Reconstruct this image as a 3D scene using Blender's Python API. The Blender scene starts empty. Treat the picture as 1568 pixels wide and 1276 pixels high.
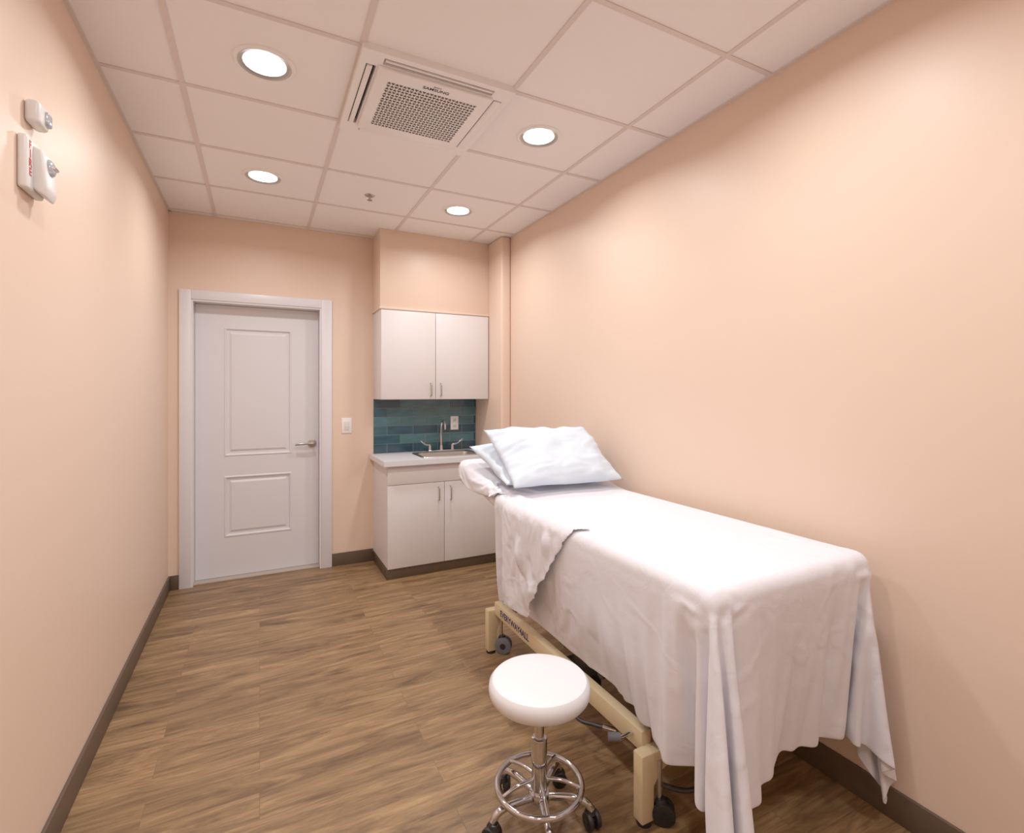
import bpy, bmesh, math, time
from mathutils import Vector, Matrix, noise, Euler
T0=time.time()
S=bpy.context.scene
COL=S.collection

# ------------------------------------------------------------------ helpers
def lin(c):
    c=c/255.0
    return c/12.92 if c<=0.04045 else ((c+0.055)/1.055)**2.4
def rgb(r,g,b): return (lin(r),lin(g),lin(b),1.0)

def mat(name,c,rough=0.5,metal=0.0,var=0.03,scale=8.0,bump=0.0,bscale=60.0,spec=0.5,sheen=0.0,emit=None,es=0.0,bdist=0.01):
    m=bpy.data.materials.new(name); m.use_nodes=True
    nt=m.node_tree; N=nt.nodes; L=nt.links
    p=N['Principled BSDF']
    p.inputs['Roughness'].default_value=rough
    p.inputs['Metallic'].default_value=metal
    p.inputs['Specular IOR Level'].default_value=spec
    if sheen: p.inputs['Sheen Weight'].default_value=sheen
    tc=N.new('ShaderNodeTexCoord')
    n=N.new('ShaderNodeTexNoise'); n.inputs['Scale'].default_value=scale; n.inputs['Detail'].default_value=3
    L.new(tc.outputs['Object'],n.inputs['Vector'])
    mx=N.new('ShaderNodeMix'); mx.data_type='RGBA'
    col=rgb(*c)
    mx.inputs[6].default_value=tuple(max(0,v*(1-var)) for v in col[:3])+(1,)
    mx.inputs[7].default_value=tuple(min(1,v*(1+var)) for v in col[:3])+(1,)
    L.new(n.outputs['Fac'],mx.inputs[0]); L.new(mx.outputs[2],p.inputs['Base Color'])
    if bump>0:
        n2=N.new('ShaderNodeTexNoise'); n2.inputs['Scale'].default_value=bscale; n2.inputs['Detail'].default_value=4
        L.new(tc.outputs['Object'],n2.inputs['Vector'])
        b=N.new('ShaderNodeBump'); b.inputs['Strength'].default_value=bump; b.inputs['Distance'].default_value=bdist
        L.new(n2.outputs['Fac'],b.inputs['Height']); L.new(b.outputs['Normal'],p.inputs['Normal'])
    if emit:
        p.inputs['Emission Color'].default_value=rgb(*emit); p.inputs['Emission Strength'].default_value=es
    return m

def finish(bm,name,m,parent=None,smooth=True,ang=35):
    bmesh.ops.recalc_face_normals(bm,faces=bm.faces[:])
    if smooth:
        for f in bm.faces: f.smooth=True
        for e in bm.edges:
            if len(e.link_faces)==2 and e.calc_face_angle(0)>math.radians(ang): e.smooth=False
    me=bpy.data.meshes.new(name); bm.to_mesh(me); bm.free()
    o=bpy.data.objects.new(name,me); COL.objects.link(o)
    if m: me.materials.append(m)
    if parent: setp(o,parent)
    return o
def setp(o,parent):
    o.parent=parent; o.matrix_parent_inverse=Matrix.Translation(-parent.location)
def empty(name,loc=(0,0,0)):
    e=bpy.data.objects.new(name,None); e.location=loc; e.empty_display_size=0.1; COL.objects.link(e); return e

def addbox(bm,x0,x1,y0,y1,z0,z1):
    vs=[bm.verts.new(p) for p in [(x0,y0,z0),(x1,y0,z0),(x1,y1,z0),(x0,y1,z0),(x0,y0,z1),(x1,y0,z1),(x1,y1,z1),(x0,y1,z1)]]
    for f in [(0,3,2,1),(4,5,6,7),(0,1,5,4),(1,2,6,5),(2,3,7,6),(3,0,4,7)]: bm.faces.new([vs[i] for i in f])
    return vs
def box(name,x0,x1,y0,y1,z0,z1,m,parent=None,bev=0.0,seg=2):
    bm=bmesh.new(); addbox(bm,x0,x1,y0,y1,z0,z1)
    if bev>0: bmesh.ops.bevel(bm,geom=bm.edges[:],offset=bev,segments=seg,affect='EDGES',profile=0.5)
    return finish(bm,name,m,parent)
def boxes(name,lst,m,parent=None,bev=0.0):
    bm=bmesh.new()
    for b in lst: addbox(bm,*b)
    if bev>0: bmesh.ops.bevel(bm,geom=bm.edges[:],offset=bev,segments=2,affect='EDGES',profile=0.5)
    return finish(bm,name,m,parent)
def prism(name,pts,x0,x1,m,parent=None,bev=0.0,seg=3,axis='X'):
    bm=bmesh.new()
    def P(a,t):
        return {'X':(t,a[0],a[1]),'Y':(a[0],t,a[1]),'Z':(a[0],a[1],t)}[axis]
    A=[bm.verts.new(P(p,x0)) for p in pts]; B=[bm.verts.new(P(p,x1)) for p in pts]
    bm.faces.new(A); bm.faces.new(B[::-1])
    n=len(pts)
    for i in range(n): bm.faces.new([A[i],A[(i+1)%n],B[(i+1)%n],B[i]])
    bmesh.ops.recalc_face_normals(bm,faces=bm.faces[:])
    if bev>0: bmesh.ops.bevel(bm,geom=bm.edges[:],offset=bev,segments=seg,affect='EDGES',profile=0.5)
    return finish(bm,name,m,parent)
def cyl(name,p0,p1,r,m,parent=None,seg=24,r2=None,bev=0.0):
    p0=Vector(p0);p1=Vector(p1);d=p1-p0
    bm=bmesh.new()
    bmesh.ops.create_cone(bm,cap_ends=True,segments=seg,radius1=r,radius2=r if r2 is None else r2,depth=d.length)
    if bev>0:
        es=[e for e in bm.edges if len(e.link_faces)==2 and e.calc_face_angle(0)>1.0]
        bmesh.ops.bevel(bm,geom=es,offset=bev,segments=2,affect='EDGES',profile=0.5)
    q=d.to_track_quat('Z','Y').to_matrix().to_4x4()
    bm.transform(Matrix.Translation((p0+p1)/2)@q)
    return finish(bm,name,m,parent)
def lathe(name,prof,c,m,parent=None,seg=48,M=None):
    bm=bmesh.new(); rings=[]
    for r,z in prof:
        if r<1e-6: rings.append([bm.verts.new((0,0,z))])
        else: rings.append([bm.verts.new((r*math.cos(2*math.pi*i/seg),r*math.sin(2*math.pi*i/seg),z)) for i in range(seg)])
    for a,b in zip(rings[:-1],rings[1:]):
        for i in range(seg):
            j=(i+1)%seg
            if len(a)==1 and len(b)==1: continue
            if len(a)==1: bm.faces.new([a[0],b[i],b[j]])
            elif len(b)==1: bm.faces.new([a[i],b[0],a[j]])
            else: bm.faces.new([a[i],b[i],b[j],a[j]])
    if M is not None: bm.transform(M)
    bm.transform(Matrix.Translation(c))
    return finish(bm,name,m,parent)
def tube(name,pts,r,m,parent=None,cyclic=False,smooth=True):
    cu=bpy.data.curves.new(name,'CURVE'); cu.dimensions='3D'; cu.bevel_depth=r; cu.bevel_resolution=4; cu.use_fill_caps=True
    if smooth:
        sp=cu.splines.new('BEZIER'); sp.bezier_points.add(len(pts)-1)
        for b,p in zip(sp.bezier_points,pts):
            b.co=p; b.handle_left_type='AUTO'; b.handle_right_type='AUTO'
    else:
        sp=cu.splines.new('POLY'); sp.points.add(len(pts)-1)
        for b,p in zip(sp.points,pts): b.co=(*p,1)
    sp.use_cyclic_u=cyclic
    o=bpy.data.objects.new(name+'_c',cu); COL.objects.link(o)
    dg=bpy.context.evaluated_depsgraph_get(); me=bpy.data.meshes.new_from_object(o.evaluated_get(dg))
    bpy.data.objects.remove(o)
    me.name=name; me.materials.clear(); me.materials.append(m)
    for p in me.polygons: p.use_smooth=True
    ob=bpy.data.objects.new(name,me); COL.objects.link(ob)
    if parent: setp(ob,parent)
    return ob
def text(name,body,loc,rot,size,m,parent,ext=0.0005,spacing=1.0,bold=0.0):
    cu=bpy.data.curves.new(name,'FONT'); cu.body=body; cu.size=size; cu.extrude=ext; cu.align_x='CENTER'; cu.align_y='CENTER'
    cu.space_line=spacing; cu.offset=bold
    o=bpy.data.objects.new(name+'_c',cu); o.rotation_euler=rot; o.location=loc; COL.objects.link(o)
    bpy.context.view_layer.update()
    dg=bpy.context.evaluated_depsgraph_get(); me=bpy.data.meshes.new_from_object(o.evaluated_get(dg))
    me.transform(o.matrix_world); bpy.data.objects.remove(o)
    me.materials.clear(); me.materials.append(m)
    ob=bpy.data.objects.new(name,me); COL.objects.link(ob); setp(ob,parent); return ob

# ------------------------------------------------------------------ materials
M_wall=mat('peach_paint',(232,205,185),0.42,var=0.012,scale=1.5,bump=0.08,bscale=220,bdist=0.002,spec=0.35)
M_tile=mat('ceiling_tile',(246,243,244),0.85,var=0.012,scale=40,bump=0.15,bscale=260,bdist=0.002,spec=0.2)
M_grid=mat('ceiling_grid_metal',(222,211,207),0.5,var=0.01)
M_door=mat('door_paint',(222,221,226),0.38,var=0.01,scale=3,bump=0.04,bscale=90,bdist=0.002)
M_trim=mat('trim_paint',(226,224,229),0.35,var=0.01,scale=3)
M_base=mat('baseboard_vinyl',(88,72,58),0.5,var=0.05,scale=6)
M_lam=mat('white_laminate',(228,223,224),0.4,var=0.01,scale=3)
M_edge=mat('laminate_edge',(176,162,150),0.5,var=0.02)
M_counter=mat('counter_laminate',(224,226,232),0.3,var=0.02,scale=120)
M_steel=mat('brushed_steel',(180,179,178),0.28,metal=1.0,var=0.03,scale=30)
M_chrome=mat('chrome',(205,205,210),0.08,metal=1.0,var=0.01)
M_dark=mat('dark_slot',(40,38,38),0.6)
M_hole=mat('grille_hole',(84,76,74),0.7)
M_plas=mat('white_plastic',(243,241,241),0.35,var=0.01)
M_plas2=mat('offwhite_plastic',(226,223,221),0.35,var=0.01)
M_lens=mat('clear_lens',(185,192,202),0.08,metal=0.3,var=0.3,scale=90)
M_red=mat('red_print',(190,40,45),0.5)
M_blue=mat('navy_print',(40,50,110),0.5)
M_cream=mat('cream_powdercoat',(220,200,160),0.35,var=0.02,scale=5)
M_black=mat('black_rubber',(26,26,28),0.5,var=0.1)
M_grey=mat('grey_wheel',(105,110,120),0.45,var=0.05)
M_lift=mat('lift_steel',(70,68,70),0.4,metal=0.6,var=0.05)
M_vinyl=mat('white_vinyl',(234,234,238),0.3,var=0.01,bump=0.03,bscale=150,bdist=0.001)
M_lamp=mat('lamp_diffuser',(255,250,245),0.5,emit=(255,248,242),es=5.0)
M_baffle=mat('lamp_baffle',(170,164,162),0.35,metal=0.5,var=0.02)

def cotton(name,c,s1=0.12,s2=0.22):
    m=mat(name,c,0.9,var=0.008,scale=5,sheen=0.05,spec=0.2)
    nt=m.node_tree;N=nt.nodes;L=nt.links;p=N['Principled BSDF']
    tc=N.new('ShaderNodeTexCoord')
    a=N.new('ShaderNodeTexNoise'); a.inputs['Scale'].default_value=2.6; a.inputs['Detail'].default_value=2.0; a.inputs['Distortion'].default_value=0.6
    L.new(tc.outputs['Object'],a.inputs['Vector'])
    s=N.new('ShaderNodeMath'); s.operation='SUBTRACT'; s.inputs[1].default_value=0.5; L.new(a.outputs['Fac'],s.inputs[0])
    ab=N.new('ShaderNodeMath'); ab.operation='ABSOLUTE'; L.new(s.outputs[0],ab.inputs[0])
    mr=N.new('ShaderNodeMapRange'); mr.interpolation_type='SMOOTHSTEP'; mr.inputs['From Max'].default_value=0.06; mr.inputs['To Min'].default_value=1.0; mr.inputs['To Max'].default_value=0.0
    L.new(ab.outputs[0],mr.inputs[0])
    b=N.new('ShaderNodeTexNoise'); b.inputs['Scale'].default_value=14; b.inputs['Detail'].default_value=3; b.inputs['Distortion'].default_value=0.8
    L.new(tc.outputs['Object'],b.inputs['Vector'])
    b1=N.new('ShaderNodeBump'); b1.inputs['Strength'].default_value=s1; b1.inputs['Distance'].default_value=0.01
    b2=N.new('ShaderNodeBump'); b2.inputs['Strength'].default_value=s2; b2.inputs['Distance'].default_value=0.008
    L.new(mr.outputs[0],b1.inputs['Height']);L.new(b.outputs['Fac'],b2.inputs['Height']);L.new(b1.outputs[0],b2.inputs['Normal']);L.new(b2.outputs[0],p.inputs['Normal'])
    return m
M_sheet=cotton('white_cotton',(230,230,239),0.18,0.34)
M_pillow=cotton('pillow_cotton',(212,226,240),0.05,0.15)

def floor_mat():
    m=bpy.data.materials.new('oak_vinyl_plank'); m.use_nodes=True
    nt=m.node_tree;N=nt.nodes;L=nt.links;p=N['Principled BSDF']
    tc=N.new('ShaderNodeTexCoord')
    br=N.new('ShaderNodeTexBrick'); br.offset=0.37; br.offset_frequency=2
    br.inputs['Scale'].default_value=1.0; br.inputs['Brick Width'].default_value=0.92; br.inputs['Row Height'].default_value=0.12
    br.inputs['Mortar Size'].default_value=0.0009; br.inputs['Mortar Smooth'].default_value=0.3
    br.inputs['Color1'].default_value=(0,0,0,1); br.inputs['Color2'].default_value=(1,1,1,1); br.inputs['Mortar'].default_value=(0.5,0.5,0.5,1)
    L.new(tc.outputs['Object'],br.inputs['Vector'])
    sc=N.new('ShaderNodeVectorMath'); sc.operation='SCALE'; sc.inputs['Scale'].default_value=7.3
    L.new(br.outputs['Color'],sc.inputs[0])
    ad=N.new('ShaderNodeVectorMath'); ad.operation='ADD'; L.new(tc.outputs['Object'],ad.inputs[0]); L.new(sc.outputs[0],ad.inputs[1])
    mp=N.new('ShaderNodeMapping'); mp.inputs['Scale'].default_value=(0.85,6.0,1); L.new(ad.outputs[0],mp.inputs[0])
    n1=N.new('ShaderNodeTexNoise'); n1.inputs['Scale'].default_value=2.0; n1.inputs['Detail'].default_value=9; n1.inputs['Roughness'].default_value=0.7; n1.inputs['Distortion'].default_value=1.5
    L.new(mp.outputs[0],n1.inputs['Vector'])
    mp2=N.new('ShaderNodeMapping'); mp2.inputs['Scale'].default_value=(2.5,60,1); L.new(ad.outputs[0],mp2.inputs[0])
    n2=N.new('ShaderNodeTexNoise'); n2.inputs['Scale'].default_value=2.0; n2.inputs['Detail'].default_value=5
    L.new(mp2.outputs[0],n2.inputs['Vector'])
    cr=N.new('ShaderNodeValToRGB'); e=cr.color_ramp.elements
    e[0].position=0.28; e[0].color=rgb(76,56,38)
    e[1].position=0.72; e[1].color=rgb(181,146,104)
    a=e.new(0.41); a.color=rgb(118,90,61)
    a=e.new(0.55); a.color=rgb(149,117,80)
    L.new(n1.outputs['Fac'],cr.inputs[0])
    mx=N.new('ShaderNodeMix'); mx.data_type='RGBA'; mx.blend_type='MULTIPLY'; mx.inputs[0].default_value=0.55
    cr2=N.new('ShaderNodeValToRGB'); cr2.color_ramp.elements[0].position=0.3; cr2.color_ramp.elements[0].color=(0.55,0.5,0.45,1); cr2.color_ramp.elements[1].position=0.6; cr2.color_ramp.elements[1].color=(1,1,1,1)
    L.new(n2.outputs['Fac'],cr2.inputs[0]); L.new(cr.outputs[0],mx.inputs[6]); L.new(cr2.outputs[0],mx.inputs[7])
    hs=N.new('ShaderNodeHueSaturation'); 
    mr=N.new('ShaderNodeMapRange'); mr.inputs['To Min'].default_value=0.9; mr.inputs['To Max'].default_value=1.07
    L.new(br.outputs['Color'],mr.inputs[0]); L.new(mr.outputs[0],hs.inputs['Value']); L.new(mx.outputs[2],hs.inputs['Color'])
    mp3=N.new('ShaderNodeMapping'); mp3.inputs['Scale'].default_value=(2.6,6.0,1); L.new(ad.outputs[0],mp3.inputs[0])
    dn=N.new('ShaderNodeVectorMath'); dn.operation='MULTIPLY_ADD'; dn.inputs[1].default_value=(0.35,0.35,0); L.new(n1.outputs['Color'],dn.inputs[0]); L.new(mp3.outputs[0],dn.inputs[2])
    vo=N.new('ShaderNodeTexVoronoi'); vo.inputs['Scale'].default_value=0.8; L.new(dn.outputs[0],vo.inputs['Vector'])
    kr=N.new('ShaderNodeMapRange'); kr.inputs['From Min'].default_value=0.02; kr.inputs['From Max'].default_value=0.17; kr.inputs['To Min'].default_value=0.3; kr.inputs['To Max'].default_value=1.0
    L.new(vo.outputs['Distance'],kr.inputs[0])
    k=N.new('ShaderNodeMix'); k.data_type='RGBA'; k.blend_type='MULTIPLY'; k.inputs[0].default_value=0.8
    L.new(hs.outputs[0],k.inputs[6]); L.new(kr.outputs[0],k.inputs[7])
    j=N.new('ShaderNodeMix'); j.data_type='RGBA'; j.inputs[7].default_value=rgb(78,58,40)
    jm=N.new('ShaderNodeMath'); jm.operation='MULTIPLY'; jm.inputs[1].default_value=0.5; L.new(br.outputs['Fac'],jm.inputs[0])
    L.new(jm.outputs[0],j.inputs[0]); L.new(k.outputs[2],j.inputs[6]); L.new(j.outputs[2],p.inputs['Base Color'])
    p.inputs['Roughness'].default_value=0.42
    b=N.new('ShaderNodeBump'); b.inputs['Strength'].default_value=0.15; b.inputs['Distance'].default_value=0.002
    L.new(n2.outputs['Fac'],b.inputs['Height']); L.new(b.outputs['Normal'],p.inputs['Normal'])
    return m
M_floor=floor_mat()

def tile_mat():
    m=bpy.data.materials.new('teal_glazed_tile'); m.use_nodes=True
    nt=m.node_tree;N=nt.nodes;L=nt.links;p=N['Principled BSDF']
    oi=N.new('ShaderNodeTexCoord')
    at=N.new('ShaderNodeAttribute'); at.attribute_name='tone'
    n=N.new('ShaderNodeTexNoise'); n.inputs['Scale'].default_value=9; n.inputs['Detail'].default_value=3
    mp=N.new('ShaderNodeMapping'); mp.inputs['Scale'].default_value=(1,1,5); L.new(oi.outputs['Object'],mp.inputs[0]); L.new(mp.outputs[0],n.inputs['Vector'])
    ma=N.new('ShaderNodeMath'); ma.operation='MULTIPLY_ADD'; ma.inputs[1].default_value=0.5; L.new(n.outputs['Fac'],ma.inputs[0])
    mb=N.new('ShaderNodeMath'); mb.operation='MULTIPLY'; mb.inputs[1].default_value=0.6; L.new(at.outputs['Fac'],mb.inputs[0]); L.new(mb.outputs[0],ma.inputs[2])
    cr=N.new('ShaderNodeValToRGB'); e=cr.color_ramp.elements
    e[0].position=0.15; e[0].color=rgb(34,58,72); e[1].position=0.9; e[1].color=rgb(84,128,134)
    a=e.new(0.5); a.color=rgb(50,86,100)
    L.new(ma.outputs[0],cr.inputs[0]); L.new(cr.outputs[0],p.inputs['Base Color']); p.inputs['Roughness'].default_value=0.15
    return m
M_btile=tile_mat()
M_grout=mat('grout',(140,158,164),0.8)

# ------------------------------------------------------------------ room shell
XL,XR,YB,YF,ZC=-0.566,1.825,4.17,-1.3,2.64
box('floor',XL-0.1,XR+0.1,YF-0.1,YB+0.2,-0.1,0.0,M_floor)
box('ceiling',XL-0.1,XR+0.1,YF-0.1,YB+0.2,ZC,ZC+0.1,M_tile)
box('wall_left',XL-0.1,XL,YF-0.1,YB+0.2,0,ZC,M_wall)
box('wall_right',XR,XR+0.1,YF-0.1,YB+0.2,0,ZC,M_wall)
box('wall_front',XL,XR,YF-0.1,YF,0,ZC,M_wall)
DX=0.432; DZ=2.035
boxes('wall_back',[(XL,-DX,YB,YB+0.15,0,ZC),(DX,XR,YB,YB+0.15,0,ZC),(-DX,DX,YB,YB+0.15,DZ,ZC)],M_wall)
SX0,SX1,SY=0.825,1.738,3.882
box('wall_soffit',SX0,SX1,SY,YB,2.035,ZC,M_wall,bev=0.004)
box('trim_1',SX0-0.006,SX1,SY-0.012,YB,2.02,2.036,M_wall,bev=0.002)
box('wall_column',SX1,XR,3.63,YB,0,ZC,M_wall,bev=0.02,seg=5)
bh=0.1; bt=0.012
box('baseboard_left',XL,XL+bt,YF,YB,0,bh,M_base,bev=0.003)
box('baseboard_right',XR-bt,XR,YF,3.63,0,bh,M_base,bev=0.003)
box('baseboard_front',XL+bt,XR-bt,YF,YF+bt,0,bh,M_base,bev=0.003)
boxes('baseboard_back',[(XL+bt,-0.50,YB-bt,YB,0,bh),(0.51,0.828,YB-bt,YB,0,bh)],M_base,bev=0.003)
box('baseboard_column',1.725,XR-bt,3.63-bt,3.63,0,bh,M_base,bev=0.003)

gx=[-0.283,0.333,0.947,1.563]; gy=[-0.93,-0.37,0.19,0.75,1.31,1.87,2.43,2.99,3.55,4.11]
gl=[]
for x in gx:
    gl.append((x-0.010,x+0.010,YF,(SY if x>SX0 and x<SX1 else YB),ZC-0.004,ZC+0.001))
for y in gy:
    x1=SX0 if y>SY else XR
    gl.append((XL,x1,y-0.010,y+0.010,ZC-0.0042,ZC+0.001))
gl+= [(XL,XL+0.016,YF,YB,ZC-0.0045,ZC+0.001),(XR-0.016,XR,YF,3.63,ZC-0.0045,ZC+0.001),(XL,SX0,YB-0.016,YB,ZC-0.0045,ZC+0.001)]
boxes('ceiling_grid',gl,M_grid)

# ------------------------------------------------------------------ door
d=empty('door_1',(0,YB,0))
fr=[(-0.503,-DX,YB-0.018,YB,0,DZ+0.066),(DX,0.503+0.006,YB-0.018,YB,0,DZ+0.066),(-DX,DX,YB-0.018,YB,DZ,DZ+0.066)]
boxes('casing',fr,M_trim,d,bev=0.003)
boxes('jamb',[(-DX,-DX+0.012,YB-0.01,YB+0.14,0,DZ),(DX-0.012,DX,YB-0.01,YB+0.14,0,DZ),(-DX+0.012,DX-0.012,YB-0.01,YB+0.14,DZ-0.012,DZ)],M_trim,d)
LY=YB+0.095
def leaf():
    bm=bmesh.new()
    x0,x1,z0,z1=-DX+0.014,DX-0.014,0.012,DZ-0.015
    px0,px1=-0.235,0.225
    xs=[x0,px0,px1,x1]; zs=[z0,0.30,0.755,0.90,1.86,z1]
    for i in range(3):
        for j in range(5):
            a,b,c,e=xs[i],xs[i+1],zs[j],zs[j+1]
            if i==1 and j in (1,3):
                prev=None
                for ins,dy in [(0,0),(0.006,-0.004),(0.012,-0.003),(0.02,0.009),(0.034,0.010),(0.05,0.002),(0.056,0.002)]:
                    ring=[bm.verts.new((X,LY+dy,Z)) for X,Z in [(a+ins,c+ins),(b-ins,c+ins),(b-ins,e-ins),(a+ins,e-ins)]]
                    if prev:
                        for k in range(4): bm.faces.new([prev[k],prev[(k+1)%4],ring[(k+1)%4],ring[k]])
                    prev=ring
                bm.faces.new(prev)
            else:
                bm.faces.new([bm.verts.new(q) for q in [(a,LY,c),(b,LY,c),(b,LY,e),(a,LY,e)]])
    bmesh.ops.remove_doubles(bm,verts=bm.verts[:],dist=1e-5)
    addbox(bm,x0,x1,LY+0.012,LY+0.04,z0,z1)
    return finish(bm,'leaf',M_door,d,ang=20)
leaf()
hx,hz=0.372,0.975
cyl('rose',(hx,LY,hz),(hx,LY-0.012,hz),0.032,M_steel,d,bev=0.003)
cyl('spindle',(hx,LY-0.012,hz),(hx,LY-0.05,hz),0.011,M_steel,d)
tube('lever',[(hx+0.006,LY-0.052,hz),(hx-0.03,LY-0.054,hz+0.001),(hx-0.08,LY-0.054,hz-0.001),(hx-0.125,LY-0.046,hz-0.004)],0.0095,M_steel,d)
box('threshold',-DX+0.012,DX-0.012,YB+0.02,YB+0.135,0,0.01,M_edge,d,bev=0.002)

s=empty('light_switch',(0.622,YB,1.11))
box('plate',0.583,0.661,YB-0.006,YB,1.05,1.172,M_plas,s,bev=0.002)
box('rocker',0.604,0.640,YB-0.010,YB-0.005,1.076,1.146,M_plas2,s,bev=0.0015)
box('rocker_rib',0.606,0.638,YB-0.012,YB-0.009,1.109,1.113,M_plas,s)

# ------------------------------------------------------------------ cabinets
c=empty('wall_cabinet',(1.27,4.0,1.32))
box('carcass',SX0+0.006,SX1-0.003,SY+0.004,YB-0.001,1.322,2.019,M_lam,c,bev=0.001)
for nm,a,b in [('door_left_leaf',SX0+0.006,1.263),('door_right_leaf',1.267,SX1-0.01)]:
    box(nm,a,b,SY-0.014,SY+0.003,1.322,2.014,M_lam,c,bev=0.0012)
for x in (1.224,1.306):
    tube('pull_handle',[(x,SY-0.014,1.45),(x,SY-0.040,1.447),(x,SY-0.043,1.435),(x,SY-0.043,1.36),(x,SY-0.040,1.35),(x,SY-0.014,1.347)],0.0045,M_steel,c,smooth=False)

BX0,BX1,BY=0.832,1.735,3.685
c=empty('base_cabinet',(1.28,3.9,0))
boxes('carcass',[(BX0,BX1,BY,YB-0.001,0.085,0.795),(BX0,1.10,BY,YB-0.001,0.795,0.836),(1.64,BX1,BY,YB-0.001,0.795,0.836),(1.10,1.64,BY,3.71,0.795,0.836)],M_lam,c)
box('toe_kick',BX0-0.002,BX1,BY-0.006,YB-0.001,0,0.075,M_base,c,bev=0.002)
box('false_drawer_front',BX0+0.002,BX1-0.002,BY-0.018,BY-0.001,0.694,0.832,M_lam,c,bev=0.0012)
for nm,a,b in [('door_left_leaf',BX0+0.002,1.268),('door_right_leaf',1.272,BX1-0.002)]:
    box(nm,a,b,BY-0.018,BY-0.001,0.078,0.690,M_lam,c,bev=0.0012)
for x in (1.222,1.318):
    tube('pull_handle',[(x,BY-0.018,0.655),(x,BY-0.044,0.652),(x,BY-0.047,0.64),(x,BY-0.047,0.565),(x,BY-0.044,0.555),(x,BY-0.018,0.552)],0.0045,M_steel,c,smooth=False)
kx0,kx1,ky0,ky1=1.13,1.60,3.73,4.02
zt=0.875
boxes('countertop',[(0.80,kx0,3.625,YB-0.012,0.837,zt),(kx1,SX1-0.001,3.66,YB-0.012,0.837,zt),(kx0,kx1,3.625,ky0,0.837,zt),(kx0,kx1,ky1,YB-0.012,0.837,zt),(kx1,SX1-0.001,3.625,3.66,0.837,zt)],M_counter,c)
sk=empty('sink',(1.365,3.9,zt))
def sink():
    bm=bmesh.new()
    def ring(ins,z,n=6,rad=0.04):
        x0,x1,y0,y1=kx0-0.02+ins,kx1+0.02-ins,ky0-0.02+ins,ky1+0.02-ins
        pts=[]
        for cx,cy,a0 in [(x1-rad,y1-rad,0),(x0+rad,y1-rad,90),(x0+rad,y0+rad,180),(x1-rad,y0+rad,270)]:
            for i in range(n+1):
                a=math.radians(a0+90*i/n); pts.append(bm.verts.new((cx+rad*math.cos(a),cy+rad*math.sin(a),z)))
        return pts
    rs=[ring(0,zt+0.001),ring(0.003,zt+0.007),ring(0.022,zt+0.006),ring(0.03,zt-0.002),ring(0.04,zt-0.06),ring(0.06,zt-0.072)]
    for a,b in zip(rs[:-1],rs[1:]):
        for i in range(len(a)): bm.faces.new([a[i],a[(i+1)%len(a)],b[(i+1)%len(a)],b[i]])
    bm.faces.new(rs[-1])
    return finish(bm,'basin',M_steel,sk)
sink()
cyl('drain',(1.365,3.88,zt-0.072),(1.365,3.88,zt-0.069),0.035,M_chrome,sk)
fx,fy,fz=1.385,4.085,zt+0.001
f=empty('faucet',(fx,fy,fz))
box('deck_plate',fx-0.12,fx+0.12,fy-0.025,fy+0.025,fz,fz+0.012,M_chrome,f,bev=0.004)
cyl('spout_base',(fx,fy,fz+0.012),(fx,fy,fz+0.05),0.016,M_chrome,f,r2=0.012)
tube('gooseneck',[(fx,fy,fz+0.04),(fx,fy,fz+0.19),(fx,fy-0.012,fz+0.235),(fx,fy-0.05,fz+0.262),(fx,fy-0.095,fz+0.24),(fx,fy-0.105,fz+0.19)],0.0085,M_chrome,f)
for sgn in (-1,1):
    bx=fx+sgn*0.10
    cyl('valve_body',(bx,fy,fz+0.012),(bx,fy,fz+0.055),0.015,M_chrome,f,r2=0.011)
    tube('wrist_blade',[(bx,fy,fz+0.058),(bx+sgn*0.03,fy-0.008,fz+0.06),(bx+sgn*0.07,fy-0.015,fz+0.085),(bx+sgn*0.085,fy-0.018,fz+0.10)],0.007,M_chrome,f)
bs=empty('tile_backsplash',(1.28,YB,1.1))
box('grout_bed',0.832,SX1-0.001,YB-0.006,YB,zt-0.03,1.321,M_grout,bs)
def tiles():
    import random; random.seed(4)
    bm=bmesh.new(); ly=bm.verts.layers.float.new('tone')
    rh=0.0744; z=zt
    row=0
    while z<1.320:
        w=0.22; x=0.832-(0.0 if row%2 else 0.11)
        while x<SX1-0.002:
            a=max(x,0.832)+0.002;b=min(x+w,SX1-0.002)-0.002
            if b-a>0.01:
                vs=addbox(bm,a,b,YB-0.009,YB-0.005,z+0.002,min(z+rh,1.3215)-0.002)
                t=random.random()
                for v in vs: v[ly]=t
            x+=w
        z+=rh; row+=1
    return finish(bm,'tiles',M_btile,bs)
tiles()
o=empty('wall_outlet',(1.53,YB-0.012,1.11))
box('plate',1.495,1.567,YB-0.018,YB-0.009,1.05,1.168,M_plas,o,bev=0.002)
for zc in (1.083,1.135):
    box('socket',1.514,1.548,YB-0.0205,YB-0.017,zc-0.018,zc+0.018,M_plas2,o,bev=0.0015)
    boxes('socket_slots',[(1.523,1.5255,YB-0.0212,YB-0.0202,zc-0.008,zc+0.008),(1.5365,1.539,YB-0.0212,YB-0.0202,zc-0.008,zc+0.008)],M_dark,o)

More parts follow.
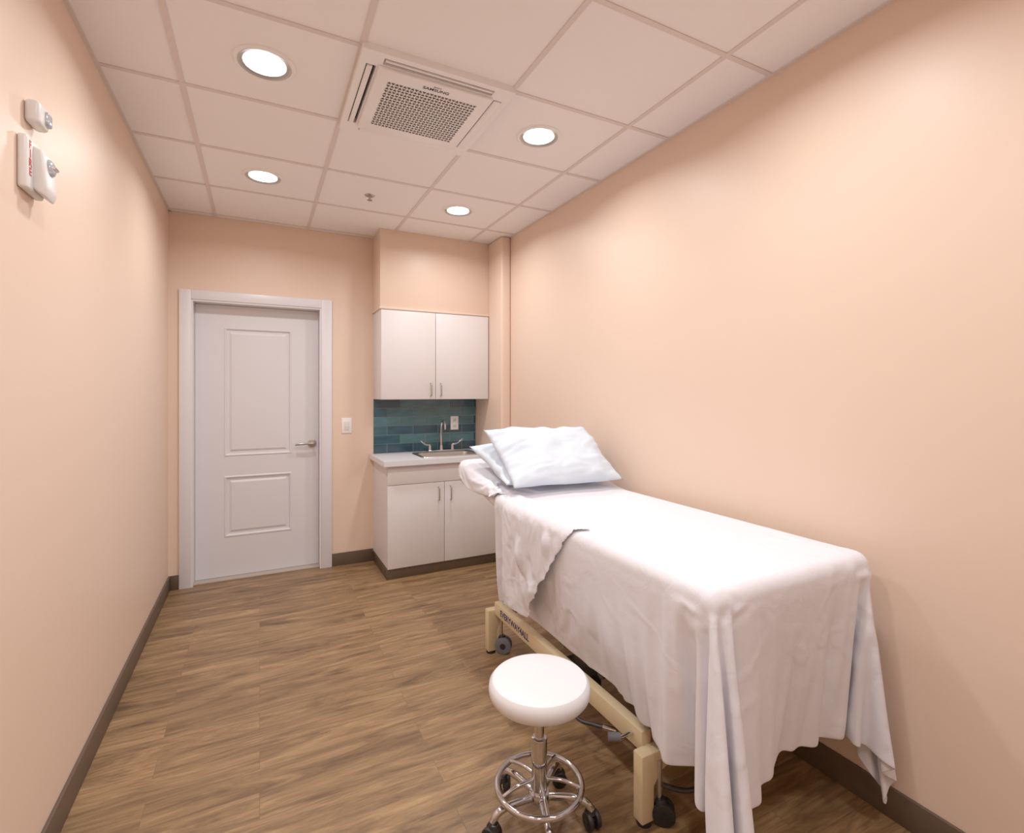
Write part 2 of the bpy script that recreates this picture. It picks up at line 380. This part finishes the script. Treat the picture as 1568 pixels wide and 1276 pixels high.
# ------------------------------------------------------------------ downlights
PW=7.5
def downlight(x,y,pw=PW):
    e=empty('recessed_downlight',(x,y,ZC))
    lathe('trim_ring',[(0.080,0.012),(0.084,0.0),(0.090,-0.006),(0.104,-0.008),(0.110,-0.004),(0.111,0.0)],(x,y,ZC),M_plas,e)
    lathe('baffle',[(0.0745,-0.0005),(0.083,-0.003),(0.094,-0.0075)],(x,y,ZC),M_baffle,e)
    lathe('diffuser',[(0,-0.0015),(0.076,-0.0015)],(x,y,ZC),M_lamp,e)
    l=bpy.data.lights.new('lamp','AREA'); l.shape='DISK'; l.size=0.15; l.energy=pw; l.color=(1.0,0.978,0.962)
    l.spread=math.radians(160)
    lo=bpy.data.objects.new('lamp',l); lo.location=(x,y,ZC-0.012); COL.objects.link(lo); setp(lo,e)
for y in (3.27,2.145,1.025,-0.1):
    for x in (0.018,1.232): downlight(x,y)

# ------------------------------------------------------------------ ceiling cassette air conditioner
a=empty('ceiling_air_conditioner',(0.64,2.15,ZC))
ax,ay=0.64,2.15
z0=ZC-0.026
def frame_plate():
    bm=bmesh.new()
    H=0.308
    xs=[-H,-0.282,-0.245,-0.225,0.225,0.245,0.282,H]
    def slot(i,j):
        return (i==3 and j in (1,5)) or (i in (1,5) and j==3)
    g={}
    for i,x in enumerate(xs):
        for j,y in enumerate(xs):
            g[i,j]=bm.verts.new((ax+x,ay+y,z0))
    for i in range(7):
        for j in range(7):
            if not slot(i,j): bm.faces.new([g[i,j],g[i+1,j],g[i+1,j+1],g[i,j+1]])
    for e in [e for e in bm.edges if len(e.link_faces)==1]:
        v1,v2=e.verts
        a1=bm.verts.new((v1.co.x,v1.co.y,ZC)); a2=bm.verts.new((v2.co.x,v2.co.y,ZC))
        bm.faces.new([v1,v2,a2,a1])
    bmesh.ops.remove_doubles(bm,verts=bm.verts[:],dist=1e-6)
    return finish(bm,'fascia',M_plas,a,ang=20)
frame_plate()
box('slot_cavity',ax-0.29,ax+0.29,ay-0.29,ay+0.29,ZC-0.003,ZC-0.0005,M_dark,a)
for dx,dy,w,h in [(0.0,-0.272,0.22,0.004),(0,0.2635,0.222,0.016),(-0.268,0,0.010,0.22),(0.2635,0,0.016,0.222)]:
    box('louver_vane',ax+dx-w,ax+dx+w,ay+dy-h,ay+dy+h,z0-0.005,z0+0.004,M_plas,a,bev=0.002)
box('grille_panel',ax-0.238,ax+0.238,ay-0.24,ay+0.24,z0-0.014,z0+0.002,M_plas,a,bev=0.006,seg=3)
def holes():
    bm=bmesh.new(); zz=z0-0.0146
    rows=18; cols=24; W=0.19; Y0h,Y1h=-0.175,0.175
    for r in range(rows):
        for c_ in range(cols):
            y=ay+Y0h+(r+0.5)*((Y1h-Y0h)/rows); x=ax-W+(c_+0.5)*(2*W/cols)
            s=0.0088; up=1 if (c_+r)%2 else -1
            k=[(x-s,y-up*s*0.72),(x+s,y-up*s*0.72),(x+s*0.2,y+up*s*0.8),(x-s*0.2,y+up*s*0.8)]
            bm.faces.new([bm.verts.new((p[0],p[1],zz)) for p in k])
    return finish(bm,'grille_holes',M_hole,a)
holes()
text('logo',"SAMSUNG",(ax,ay-0.200,z0-0.0145),(math.pi,0,0),0.024,M_dark,a,bold=0.0003)
text('logo_small',"DVM S",(ax,ay-0.219,z0-0.0145),(math.pi,0,0),0.011,M_dark,a)

sp=empty('fire_sprinkler',(0.63,3.27,ZC))
lathe('escutcheon',[(0,-0.006),(0.015,-0.008),(0.028,-0.005),(0.032,0)],(0.63,3.27,ZC),M_steel,sp)
cyl('sprinkler_body',(0.63,3.27,ZC-0.006),(0.63,3.27,ZC-0.028),0.007,M_steel,sp)
cyl('deflector',(0.63,3.27,ZC-0.03),(0.63,3.27,ZC-0.033),0.016,M_steel,sp,seg=12)

# ------------------------------------------------------------------ fire alarm
fa=empty('fire_alarm_strobe',(XL,1.81,1.98))
box('back_plate',XL,XL+0.022,1.742,1.862,1.912,2.055,M_plas2,fa,bev=0.008,seg=3)
prism('strobe_housing',[(XL+0.018,1.925),(XL+0.044,1.905),(XL+0.052,1.93),(XL+0.042,2.03),(XL+0.018,2.042)],1.780,1.858,M_plas2,fa,bev=0.007,axis='Y')
lathe('strobe_lens',[(0,0.014),(0.012,0.013),(0.021,0.008),(0.025,0.0)],(XL+0.043,1.822,1.997),M_lens,fa,seg=20,M=Matrix.Rotation(math.radians(83),4,'Y'))
cyl('strobe_tube',(XL+0.056,1.808,1.997),(XL+0.056,1.836,1.997),0.005,M_chrome,fa,seg=12)
text('fire_lettering',"F\nI\nR\nE",(XL+0.0225,1.761,1.995),(math.pi/2,0,math.pi/2),0.03,M_red,fa,spacing=0.8,bold=0.0003)
el=empty('wall_notification_beacon',(XL,1.82,2.14))
box('housing',XL,XL+0.034,1.785,1.862,2.105,2.168,M_plas2,el,bev=0.012,seg=4)
box('lens',XL+0.028,XL+0.042,1.822,1.856,2.118,2.155,M_lens,el,bev=0.006,seg=3)

# ------------------------------------------------------------------ treatment bed
bed=empty('treatment_bed',(1.39,1.6,0))
MX0,MX1=1.045,1.745
MT=0.85
matt=prism('mattress',[(0.915,0.75),(2.12,0.75),(2.12,MT),(0.915,MT)],MX0,MX1,M_sheet,bed,bev=0.028,seg=4)
tb=math.radians(12); bl=0.62
by0,bz0=2.125,MT
uy,uz=math.cos(tb),math.sin(tb)
P0=(by0,bz0); P1=(by0+uy*bl,bz0+uz*bl); P2=(P1[0]+uz*0.09,P1[1]-uy*0.09); P3=(by0,bz0-0.09)
back=prism('backrest_cushion',[P3,P2,P1,P0],MX0,MX1,M_sheet,bed,bev=0.028,seg=4)
boxes('deck_frame',[(MX0+0.03,MX0+0.06,0.96,2.12,0.705,0.752),(MX1-0.06,MX1-0.03,0.96,2.12,0.705,0.752),(MX0+0.06,MX1-0.06,0.96,0.99,0.705,0.752),(MX0+0.06,MX1-0.06,2.09,2.12,0.705,0.752),(MX0+0.06,MX1-0.06,1.5,1.54,0.705,0.752)],M_cream,bed,bev=0.004)
def bar(name,p,q,w,m,par=bed):
    p=Vector(p);q=Vector(q);d_=q-p
    bm=bmesh.new(); addbox(bm,-w/2,w/2,-w/2,w/2,-d_.length/2,d_.length/2)
    bmesh.ops.bevel(bm,geom=bm.edges[:],offset=w*0.12,segments=2,affect='EDGES')
    bm.transform(Matrix.Translation((p+q)/2)@d_.to_track_quat('Z','X').to_matrix().to_4x4())
    return finish(bm,name,m,par)
for x in (1.22,1.58):
    bar('lift_arm',(x,1.40,0.25),(x,1.65,0.705),0.04,M_lift)
    bar('lift_arm',(x,1.85,0.25),(x,2.04,0.705),0.04,M_lift)
bar('actuator_motor',(1.4,1.45,0.28),(1.4,1.75,0.5),0.08,M_black)
cyl('actuator_rod',(1.4,1.75,0.5),(1.4,1.95,0.65),0.014,M_chrome,bed)
cyl('torsion_tube',(1.16,1.55,0.30),(1.64,1.55,0.30),0.02,M_lift,bed)
y0b,y1b=1.235,2.415
bx0,bx1=1.09,1.70
for x in (bx0+0.035,bx1-0.035):
    box('base_rail',x-0.02,x+0.02,y0b+0.02,y1b-0.02,0.205,0.272,M_cream,bed,bev=0.005)
for y in (y0b,y1b):
    pts=[(bx0-0.02,0.228),(bx0-0.02,0.012),(bx0+0.03,0.012),(bx0+0.03,0.12),(bx0+0.06,0.16),(bx0+0.13,0.185),(bx1-0.13,0.185),(bx1-0.06,0.16),(bx1-0.03,0.12),(bx1-0.03,0.012),(bx1+0.02,0.012),(bx1+0.02,0.228)]
    prism('end_frame',pts,y-0.022,y+0.022,M_cream,bed,bev=0.005,seg=2,axis='Y')
    for x in (bx0+0.005,bx1-0.005):
        cyl('foot_pad',(x,y,0),(x,y,0.014),0.024,M_black,bed)
def caster(x,y,r,par,rot=0.0,mw=M_grey,zt_=None):
    R=Matrix.Translation((x,y,0))@Matrix.Rotation(rot,4,'Z')
    def T(p): return tuple(R@Vector(p))
    for s_ in (-1,1):
        cyl('wheel',T((s_*0.006,0,r)),T((s_*0.022,0,r)),r,mw,par,seg=24,bev=0.004)
    cyl('hub',T((-0.025,0,r)),T((0.025,0,r)),r*0.35,M_black,par,seg=16)
    top=zt_ or 2*r+0.03
    cyl('stem',T((0,0.012,r)),T((0,0.012,top)),0.008,M_chrome,par,seg=12)
    cyl('fork_cap',T((0,0.008,2*r-0.006)),T((0,0.008,2*r+0.008)),0.02,M_black,par,seg=16,r2=0.014)
for (x,y) in [(1.150,2.375),(1.150,1.205),(1.62,2.375),(1.62,1.30)]:
    caster(x,y,0.043 if y>2 else 0.036,bed,rot=0.9,zt_=0.2,mw=M_grey if y>2 else M_black)
tube('pedal_lever',[(1.12,1.63,0.215),(1.07,1.60,0.18),(1.065,1.565,0.152),(1.10,1.51,0.148),(1.14,1.465,0.148)],0.007,M_lift,bed)
cyl('pedal_pad',(1.125,1.485,0.148),(1.155,1.445,0.148),0.011,M_chrome,bed)
tube('caster_pedal',[(1.150,1.205,0.12),(1.20,1.17,0.11),(1.28,1.16,0.10)],0.008,M_lift,bed)
box('control_box',1.145,1.22,1.62,1.80,0.16,0.25,M_black,bed,bev=0.006)
cyl('brake_knob',(1.055,1.30,0.245),(1.02,1.32,0.245),0.013,M_grey,bed)
cyl('brake_rod',(1.11,1.30,0.245),(1.05,1.30,0.245),0.006,M_chrome,bed)
text('rail_lettering',"EVERYWAY4ALL",(bx0+0.0145,2.17,0.239),(math.pi/2,0,-math.pi/2),0.042,M_blue,bed,bold=0.001)

# ------------------------------------------------------------------ sheets: cloth simulation, then frozen to mesh
def ztop(y): return MT+max(0,(y-2.12)*math.tan(tb))
def make_cloth(name,nx,ny,posfn,keep=None):
    bm=bmesh.new(); g=[[bm.verts.new(posfn(i/(nx-1),j/(ny-1))) for j in range(ny)] for i in range(nx)]
    for i in range(nx-1):
        for j in range(ny-1):
            q=[g[i][j],g[i+1][j],g[i+1][j+1],g[i][j+1]]
            if keep is None or all(keep(v.co) for v in q): bm.faces.new(q)
    bmesh.ops.delete(bm,geom=[v for v in bm.verts if not v.link_faces],context='VERTS')
    me=bpy.data.meshes.new(name); bm.to_mesh(me); bm.free()
    o=bpy.data.objects.new(name,me); COL.objects.link(o); return o
def add_coll(o,th=0.004,fr=20):
    o.modifiers.new('Collision','COLLISION'); o.collision.thickness_outer=th; o.collision.cloth_friction=fr; o.collision.damping=0.5
def simulate(o,frames,pins=None,selfc=True,bend=0.08):
    md=o.modifiers.new('Cloth','CLOTH'); s_=md.settings
    s_.quality=6; s_.mass=0.25; s_.air_damping=1.5
    s_.tension_stiffness=20; s_.compression_stiffness=20; s_.shear_stiffness=8; s_.bending_stiffness=bend
    s_.tension_damping=8; s_.compression_damping=8; s_.shear_damping=8; s_.bending_damping=0.6
    if pins:
        vg=o.vertex_groups.new(name='pin'); vg.add(pins,1.0,'REPLACE'); s_.vertex_group_mass='pin'
    cs=md.collision_settings; cs.use_collision=True; cs.distance_min=0.006; cs.collision_quality=3
    cs.use_self_collision=selfc; cs.self_distance_min=0.005; cs.self_friction=5
    S.frame_start=1; S.frame_end=frames
    md.point_cache.frame_start=1; md.point_cache.frame_end=frames
    for f_ in range(1,frames+1): S.frame_set(f_)
    dg=bpy.context.evaluated_depsgraph_get()
    me=bpy.data.meshes.new_from_object(o.evaluated_get(dg))
    return me
wallc=box('tmp_wall_collider',XR-0.006,XR+0.1,0,3.2,0,1.5,None)
for q in (matt,back,wallc): add_coll(q)
def sst(a,b,t):
    t=max(0,min(1,(t-a)/(b-a))); return t*t*(3-2*t)
# (a) thin cover over the backrest with short overhangs
hx0,hx1,hy0,hy1=MX0-0.12,MX1+0.015,2.06,by0+uy*bl+0.10
def pos0(u,v):
    x=hx0+u*(hx1-hx0); y=hy0+v*(hy1-hy0)
    h=max(sst(0.0,0.1,MX0-x),sst(0,0.08,y-(by0+uy*bl)))
    n=noise.noise(Vector((x*8,y*8,31)))*0.008+noise.noise(Vector((x*3,y*14,35)))*0.035*h
    return (x,y,ztop(y)+0.016+n)
cl=make_cloth('cover_sim',int((hx1-hx0)/0.012),int((hy1-hy0)/0.012),pos0)
pins=[v.index for v in cl.data.vertices if (1.3<v.co.x<1.6 and 2.25<v.co.y<2.6)]
for i in pins:
    v=cl.data.vertices[i]; v.co.z=ztop(v.co.y)+0.008
me0=simulate(cl,45,pins,selfc=False,bend=0.05)
bpy.data.objects.remove(cl)
cover=bpy.data.objects.new('cushion_cover',me0); COL.objects.link(cover); setp(cover,bed)
me0.materials.clear(); me0.materials.append(M_sheet)
# (b) main drape
LH=0.54; RH=0.46; FH=0.56
Wt=LH+(1.775-MX0)+RH; Y1c=2.24; Y0c=0.915-FH
nx,ny=int(Wt/0.0145),int((Y1c-Y0c)/0.0145)
def pos(u,v):
    s=u*Wt; y=Y0c+v*(Y1c-Y0c)
    x=MX0-LH+s
    n=noise.noise(Vector((x*3.1,y*3.1,0.3)))*0.006+noise.noise(Vector((x*9,y*9,5)))*0.004
    n+=sst(0.02,0.42,MX0-x)*noise.noise(Vector((x*1.2,y*6.5,2.0)))*0.085*sst(0.3,0.9,y)
    n+=sst(0.02,0.42,0.915-y)*noise.noise(Vector((x*6.0,y*1.2,7.0)))*0.07*(1 if x<1.75 else 0)
    z=ztop(y)+0.014
    if x>1.78:
        z=z-(x-1.78); x=1.785+n*0.1
    else: z+=n+0.004
    return (x,y,z)
cl=make_cloth('bed_sheet_sim',nx,ny,pos)
pins=[v.index for v in cl.data.vertices if (v.co.y>2.19 and MX0+0.05<v.co.x<MX1-0.05 and v.co.z>MT) or (1.62<v.co.x<1.66 and v.co.y>1.1)]
for i in pins:
    v=cl.data.vertices[i]; v.co.z=ztop(v.co.y)+0.009+0.007*sst(2.0,2.15,v.co.y)
me=simulate(cl,75,pins)
print('sim1 time',time.time()-T0)
bpy.data.objects.remove(cl)
sheet=bpy.data.objects.new('bed_sheet',me); COL.objects.link(sheet)
# (c) second layer: crumpled corner of the sheet folded back at the head side
add_coll(sheet,th=0.004,fr=20)
x0f,x1f,y0f,y1f=MX0-0.50,MX0+0.12,1.42,2.13
def pos2(u,v):
    x=x0f+u*(x1f-x0f); y=y0f+v*(y1f-y0f)
    h=sst(0.0,0.12,MX0-x+0.03)
    n=noise.noise(Vector((x*6,y*9,12)))*0.035*h+abs(noise.noise(Vector((x*5-y*7,y*6+x*4,22))))*0.06*h
    return (x,y,ztop(y)+0.026+n)
def keep2(c): return c.y>1.46+(MX0+0.08-c.x)*(0.44/0.55) and c.y>1.46+(c.x-MX0-0.03)*3.5
cl=make_cloth('flap_sim',int((x1f-x0f)/0.011),int((y1f-y0f)/0.011),pos2,keep2)
pins=[v.index for v in cl.data.vertices if v.co.x>MX0+0.07]
for i in pins:
    v=cl.data.vertices[i]; v.co.z=ztop(v.co.y)+0.0155
me2=simulate(cl,55,pins,selfc=False,bend=0.04)
bpy.data.objects.remove(cl)
sheet.modifiers.clear()
for q in (matt,back): q.modifiers.clear()
bpy.data.objects.remove(wallc)
# merge the two linen layers into one mesh
bm=bmesh.new()
for m_ in (me,me2): bm.from_mesh(m_)
jm_=bpy.data.meshes.new('bed_sheet'); bm.to_mesh(jm_); bm.free()
sheet.data=jm_; jm_.materials.clear(); jm_.materials.append(M_sheet)
for ob in (sheet,cover):
    for p in ob.data.polygons: p.use_smooth=True; p.material_index=0
    sm=ob.modifiers.new('Smooth','SMOOTH'); sm.factor=0.5; sm.iterations=1
    so=ob.modifiers.new('Solid','SOLIDIFY'); so.thickness=0.002; so.offset=1
    sb=ob.modifiers.new('Sub','SUBSURF'); sb.levels=1; sb.render_levels=1
S.frame_set(1)
print('sim2 time',time.time()-T0)

# ------------------------------------------------------------------ pillows
def pillow(name,c,U,V,T,seed):
    c=Vector(c);U=Vector(U);V=Vector(V);Nn=U.cross(V).normalized()
    bm=bmesh.new(); nx,ny=64,50
    for side in (1,-1):
        g={}
        for i in range(nx+1):
            for j in range(ny+1):
                s_=-1+2*i/nx;t=-1+2*j/ny
                h=T*(max(0,(1-abs(s_)**3.0))*max(0,(1-abs(t)**3.0)))**0.55
                a_=s_*(1-0.05*(1-t*t)); b_=t*(1-0.07*(1-s_*s_))
                q=Vector((s_*2.2,t*2.2,seed*7+side))
                ed=0.35+0.65*max(abs(s_),abs(t))**2
                w=noise.noise(q*1.2)*0.016+abs(noise.noise(Vector((s_*2+t*1.5,t*5-s_*2,seed+side*3))))*0.018*ed+abs(noise.noise(Vector((s_*4+t*3,t*7-s_*3,seed+side*5))))*0.006*ed
                w*=min(1,h/(T*0.4))
                p=c+U*a_+V*b_+Nn*(side*(h*0.5)+w*(1 if side>0 else 0.3))
                if abs(s_)==1 or abs(t)==1: p=c+U*a_+V*b_
                p+=Nn*0.012*noise.noise(Vector((s_*1.7,t*1.7,seed+9)))
                g[i,j]=bm.verts.new(p)
        for i in range(nx):
            for j in range(ny): 
                f_=[g[i,j],g[i+1,j],g[i+1,j+1],g[i,j+1]]
                bm.faces.new(f_ if side>0 else f_[::-1])
    bmesh.ops.remove_doubles(bm,verts=bm.verts[:],dist=1e-4)
    return finish(bm,name,M_pillow,ang=180)
def place(name,x0,x1,ya,za,yb,zb,T,seed,yaw=0.0):
    V=Vector((0,(yb-ya)/2,(zb-za)/2)); U=Vector(((x1-x0)/2,0,0))
    R=Matrix.Rotation(yaw,3,'Z')
    return pillow(name,((x0+x1)/2,(ya+yb)/2,(za+zb)/2),R@U,R@V,T,seed)
place('pillow',1.055,1.68,2.17,0.925,2.62,1.07,0.115,1,yaw=0.03)
place('pillow',1.08,1.72,2.10,0.915,2.485,1.17,0.13,2,yaw=-0.03)

# ------------------------------------------------------------------ stool
st=empty('rolling_stool',(0.80,1.39,0))
sx,sy=0.80,1.39
lathe('seat',[(0,0.398),(0.135,0.398),(0.150,0.402),(0.159,0.413),(0.1625,0.430),(0.160,0.447),(0.150,0.458),(0.13,0.4625),(0.08,0.464),(0.05,0.4635),(0.0,0.464)],(sx,sy,0),M_vinyl,st,seg=64)
cyl('seat_plate',(sx,sy,0.385),(sx,sy,0.399),0.06,M_black,st)
cyl('gas_piston',(sx,sy,0.22),(sx,sy,0.39),0.0155,M_chrome,st)
cyl('piston_sleeve',(sx,sy,0.36),(sx,sy,0.386),0.024,M_black,st)
cyl('column',(sx,sy,0.07),(sx,sy,0.27),0.025,M_chrome,st,bev=0.004)
cyl('hub',(sx,sy,0.065),(sx,sy,0.10),0.034,M_chrome,st,bev=0.006)
for k in range(5):
    an=math.radians(-36+72*k); ca,sa=math.cos(an),math.sin(an)
    pts=[(sx+ca*r,sy+sa*r,z) for r,z in [(0.02,0.082),(0.08,0.088),(0.12,0.088),(0.15,0.078),(0.165,0.058)]]
    tube('leg_%d'%(k+1),pts,0.0115,M_chrome,st)
    caster(sx+ca*0.167,sy+sa*0.167,0.026,st,rot=an+0.6,mw=M_black,zt_=0.06)
    tube('ring_spoke',[(sx+ca*0.02,sy+sa*0.02,0.14),(sx+ca*0.08,sy+sa*0.08,0.138),(sx+ca*0.135,sy+sa*0.135,0.122)],0.006,M_chrome,st)
tube('foot_ring',[(sx+0.135*math.cos(t*math.pi/8),sy+0.135*math.sin(t*math.pi/8),0.12) for t in range(16)],0.0095,M_chrome,st,cyclic=True)

# ------------------------------------------------------------------ world, camera
w=bpy.data.worlds.new('World'); S.world=w; w.use_nodes=True
w.node_tree.nodes['Background'].inputs[0].default_value=(0.8,0.85,1,1); w.node_tree.nodes['Background'].inputs[1].default_value=0.3
cam=bpy.data.cameras.new('camera'); co=bpy.data.objects.new('camera',cam); COL.objects.link(co)
co.location=(0,0,1.372); co.rotation_euler=(math.pi/2,0,-math.radians(26.8))
cam.sensor_width=36; cam.lens=36*765/1568; cam.shift_y=-36/1568; cam.clip_start=0.05
S.camera=co
S.view_settings.view_transform='Standard'
S.view_settings.look='None'
S.view_settings.exposure=0.0
S.view_settings.gamma=1.18
print('total',time.time()-T0)
